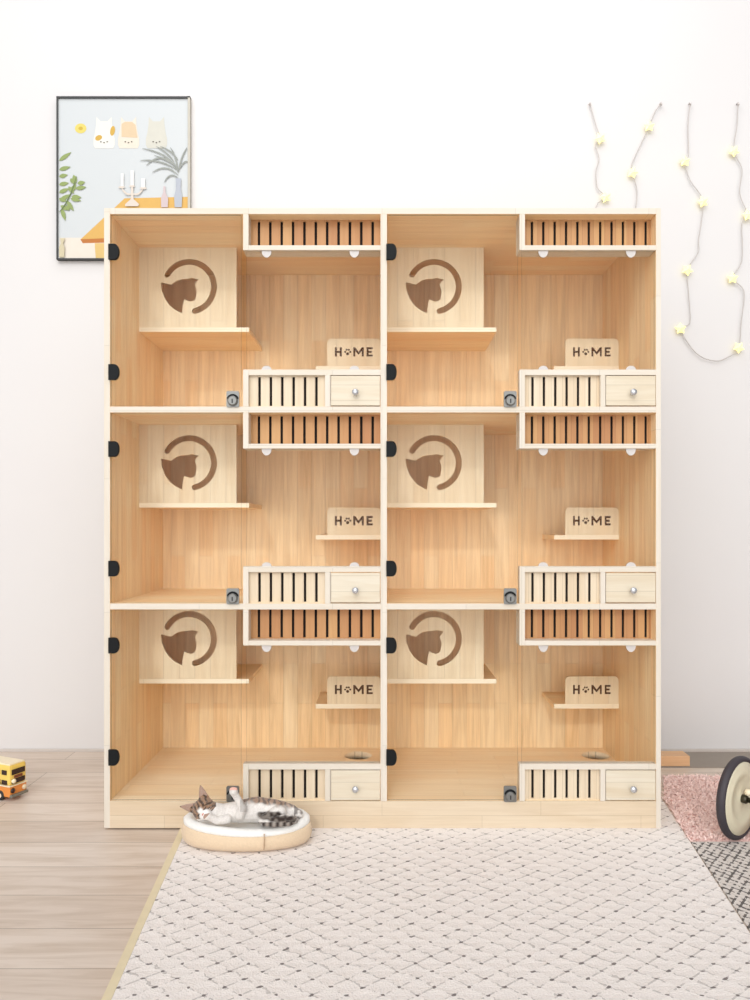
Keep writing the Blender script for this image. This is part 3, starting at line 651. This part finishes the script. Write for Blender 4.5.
mb = MB().tube([(bc.x + .065, bc.y - RY * .975 + .004, bc.z + .012), (bc.x + .067, bc.y - RY * .985 + .001, bc.z + .035), (bc.x + .066, bc.y - RY * .93, bc.z + .058)], .0016, 6); mb.build('side_seam', plush('seam_thread', srgb(190, 160, 130)), bed)

cat_parts = []
mb = MB()
def cp(px, py, Y): return P(px, py, Y)
def chain(pts, k=10):
    """pts: (px, py, Y, radius); overlapping balls along the path (fused afterwards into one skin)."""
    for a, b in zip(pts, pts[1:]):
        A = cp(*a[:3]); Bq = cp(*b[:3])
        for i in range(k + 1):
            t = i / k; c = A.lerp(Bq, t); r = a[3] * (1 - t) + b[3] * t; mb.ell(c, (r, r, r), seg=16)
# torso from chest to rump, lying half on its back
chain([(219, 813, 2.35, .024), (236, 812, 2.365, .031), (256, 809.5, 2.375, .0375), (275, 812, 2.375, .036), (288, 816, 2.37, .026)])
# neck and head
chain([(222, 812, 2.35, .024), (209, 810, 2.335, .024)])
HC = cp(203.5, 808.5, 2.33)
IM = lambda dx, dy, d=0: Vector((dx, d, -dy)) * (2.33 / F)         # picture direction -> world vector
hu = Vector((-.72, 0, .69)); hr = Vector((.69, 0, .72)); hf = Vector((.10, -1, -.08)).normalized()
hq = Matrix((hr, hf, hu)).transposed().to_quaternion()
mb.ell(HC, (.0345, .030, .0305), hq); 
mz = HC + hf * .024 - hu * .011
mb.ell(mz + hr * .007, (.011, .010, .009), hq); mb.ell(mz - hr * .007, (.011, .010, .009), hq); mb.ell(mz - hu * .007 - hf * .002, (.010, .009, .008), hq)
mb.ell(HC + hf * .022 + hu * .002, (.009, .010, .014), hq)
mb.ell(HC - hu * .006 + hr * .019 + hf * .008, (.014, .014, .014), hq); mb.ell(HC - hu * .006 - hr * .019 + hf * .008, (.014, .014, .014), hq)
for sgn, tip in ((1, cp(200.3, 785.5, 2.335)), (-1, cp(180, 806.5, 2.325))):
    bas = HC + hu * .017 + hr * sgn * .019 
    dirr = (tip - bas); L = dirr.length
    for i in range(15):
        t = i / 14; c = bas.lerp(tip, t); r = .0155 * (1 - t) ** .8 + .0018
        q = dirr.normalized().to_track_quat('Z', 'Y'); mb.ell(c + Vector((0, .006 * (1 - t), 0)), (r, max(.0025, r * .38), r), None, seg=14)
# raised foreleg, curled foreleg, hind legs, tail
chain([(240, 815, 2.335, .015), (243, 808, 2.325, .012), (238, 799, 2.32, .0105), (234.5, 793.5, 2.318, .011)]); mb.ell(cp(233.5, 791.5, 2.312), (.013, .011, .012))
for k, dx in enumerate((-2.6, -.9, .8, 2.4)): mb.ell(cp(233.5 + dx, 788.7 + abs(dx) * .35, 2.308), (.0046, .0062, .0060))
chain([(227, 819, 2.325, .014), (217, 820.5, 2.312, .0115), (209.5, 817, 2.303, .010)]); mb.ell(cp(207.5, 816, 2.300), (.012, .011, .0105))
for k, (dx, dy) in enumerate(((-2.4, -1.4), (-2.9, 0), (-2.6, 1.5), (-1.5, 2.6))): mb.ell(cp(207.5 + dx, 816 + dy, 2.296), (.0052, .0056, .0046))
chain([(279, 813, 2.345, .024), (268, 817, 2.325, .015), (262, 820, 2.315, .011)]); chain([(262, 820, 2.315, .011), (273, 821, 2.305, .0105), (284, 818.5, 2.302, .0115)]); mb.ell(cp(288, 817.5, 2.300), (.015, .010, .0095))
for dx, dy in ((4, -2), (4.9, -.5), (4.9, 1), (4, 2.4)): mb.ell(cp(288 + dx - .6, 817.5 + dy, 2.298), (.0052, .0050, .0042))
chain([(280, 808, 2.385, .022), (291, 809, 2.37, .014), (297, 812, 2.36, .011)]); mb.ell(cp(299, 814, 2.352), (.012, .011, .013))
chain([(289, 818, 2.36, .010), (296, 820, 2.33, .008), (290, 823.5, 2.305, .0075), (276, 824.5, 2.295, .0075), (264, 824.5, 2.292, .006)], 14)
bm = mb.bm; me = bpy.data.meshes.new('kitten'); bm.to_mesh(me); bm.free()
tmp = bpy.data.objects.new('t', me); COL.objects.link(tmp)
r = tmp.modifiers.new('r', 'REMESH'); r.mode = 'VOXEL'; r.voxel_size = .0019
sm = tmp.modifiers.new('s', 'SMOOTH'); sm.factor = .6; sm.iterations = 5
dg = bpy.context.evaluated_depsgraph_get(); cme = bpy.data.meshes.new_from_object(tmp.evaluated_get(dg)); bpy.data.objects.remove(tmp)
cme.name = 'kitten'
off = HC.copy()
att = cme.color_attributes.new('fur', 'FLOAT_COLOR', 'POINT')
from mathutils import noise as mn
WH = Vector(srgb(238, 234, 230)[:3]); BR = Vector(srgb(150, 118, 94)[:3]); DK = Vector(srgb(52, 42, 38)[:3]); GY = Vector(srgb(186, 176, 166)[:3]); PK = Vector(srgb(226, 178, 164)[:3])
def sstep(a, b, x): t = max(0, min(1, (x - a) / (b - a))); return t * t * (3 - 2 * t)
cols_ = []
for v in cme.vertices:
    p = v.co; px = VX + p.x * F / p.y; py = VY + (CH - p.z) * F / p.y
    nz = mn.noise(p * 60) ; nf = mn.noise(p * 240)
    h = p - HC; a = h.dot(hr); b = h.dot(hf); c = h.dot(hu)
    col = WH.lerp(GY, .25 + .25 * nf)
    if px < 216 and h.length < .075 and (c > -.02 or abs(a) > .016) and py < 819:
        stripe = .62 + .5 * math.sin(a * 520 + nz * 3) if c > .006 else .5 + .5 * math.sin((c + abs(a) * .6) * 420 + nz * 3)
        tab = BR.lerp(DK, sstep(.45, .85, stripe) * .85)
        tab = tab.lerp(GY, .25 * sstep(0, .5, nf))
        wf = sstep(.0105 + .004 * nz, .0045, abs(a)) * sstep(.016, .006, c) * sstep(-.002, .010, b)       # white blaze
        wm = sstep(.022, .016, (h - (hf * .026 - hu * .014)).length)
        col = tab.lerp(WH, max(wf, wm))
        if c > .030 or h.length > .040:   # ears: pinkish grey inside, dark rim
            col = BR.lerp(GY, .35 + .3 * nf).lerp(PK, .2).lerp(DK, .15)
            if h.length > .066: col = DK.lerp(BR, .4)
        if c < -.022: col = WH
    elif px >= 228:
        # back markings along the upper rim of the body, dark patches on the haunch and tail
        top = sstep(806.5, 801, py + 3 * nz - (px - 262) * .10) if px > 243 else 0
        st_ = .5 + .5 * math.sin(px * 1.15 + nz * 4)
        tab = BR.lerp(DK, sstep(.4, .8, st_) * .8)
        col = col.lerp(tab, top * .9)
        if 240 < px < 247 and 793 < py < 812: col = col.lerp(DK, .35)
        hp = max(sstep(9, 5, math.hypot((px - 270) * .55, (py - 815.5) * 1.6) + 3 * nz), sstep(9, 5, math.hypot((px - 283) * .5, (py - 819) * 1.7) + 2.5 * nz))
        col = col.lerp(DK.lerp(GY, .35 * sstep(-.2, .5, mn.noise(Vector((p.x * 90, p.y * 40, p.z * 90))))), hp)
        if px > 294: col = col.lerp(DK, .7 * sstep(-.1, .3, nz + .2))
        if py > 822.3 and px > 258: col = DK.lerp(GY, .5 + .5 * math.sin(px * .9) if True else 0).lerp(DK, .35)
        if px < 241 and py > 789 and py < 800 : col = WH.lerp(GY, .45 + .35 * nf)
        if px < 238 and py < 790.2: col = PK
    cols_.append(col)
for i, cc in enumerate(cols_): att.data[i].color = (cc.x, cc.y, cc.z, 1)
t = NT('kitten_fur'); ca = t.n('ShaderNodeAttribute'); ca.attribute_name = 'fur'
co = t.coord(); fz = t.noise(co, 420, 4, .7)
t.l(t.mix(.35, ca.outputs['Color'], t.mix(1.0, ca.outputs['Color'], t.ramp(fz, [(.3, (.6, .58, .56, 1)), (.65, (1, 1, 1, 1))]), 'MULTIPLY')), t.b.inputs['Base Color'])
t.b.inputs['Roughness'].default_value = .9; t.b.inputs['Specular IOR Level'].default_value = .15; t.b.inputs['Sheen Weight'].default_value = .25; t.bump(fz, .6, .002)
kit = link('kitten', cme, t.m, None, True)
tag(kit, 'brown tabby and white kitten asleep on its back in the pet bed', 'cat')
lidm = flat('dark_closed_eyelid', (0.015, 0.010, 0.008), .6); nosem = flat('pink_nose', srgb(206, 138, 124), .5)
for sgn in (1, -1):
    pts = []
    for k in range(9):
        u = -1 + 2 * k / 8; q = HC + hr * (sgn * .0135 + u * .0068) + hu * (.0035 + .0022 * u * u - .001) + hf * (.0288 - .0018 * abs(u + sgn * .6)); pts.append(q)
    MB().tube(pts, [.0006 + .0010 * (1 - abs(-1 + 2 * k / 8)) for k in range(9)], 6).build('closed_eye', lidm, kit, True)
MB().ell(mz + hu * .0065 + hf * .0085, (.0046, .003, .0032), hq, 14).build('nose', nosem, kit, True)
MB().tube([mz + hf * .0105 + hu * .004, mz + hf * .0108 - hu * .001, mz + hf * .0095 - hu * .0035 + hr * .004], .0006, 5).tube([mz + hf * .0108 - hu * .001, mz + hf * .0095 - hu * .0035 - hr * .004], .0006, 5).build('mouth', lidm, kit)
mb = MB()
for sgn in (1, -1):
    for k in range(4):
        s0 = mz + hr * sgn * .011 + hf * .008 + hu * (.001 - .002 * k); s1 = s0 + hr * sgn * .026 + hu * (.006 - .005 * k) + hf * .006
        mb.tube([s0, s0.lerp(s1, .5) + hu * .001, s1], [.00035, .0003, .0001], 4)
mb.build('whiskers', flat('white_whiskers', (.85, .85, .85), .5), kit)
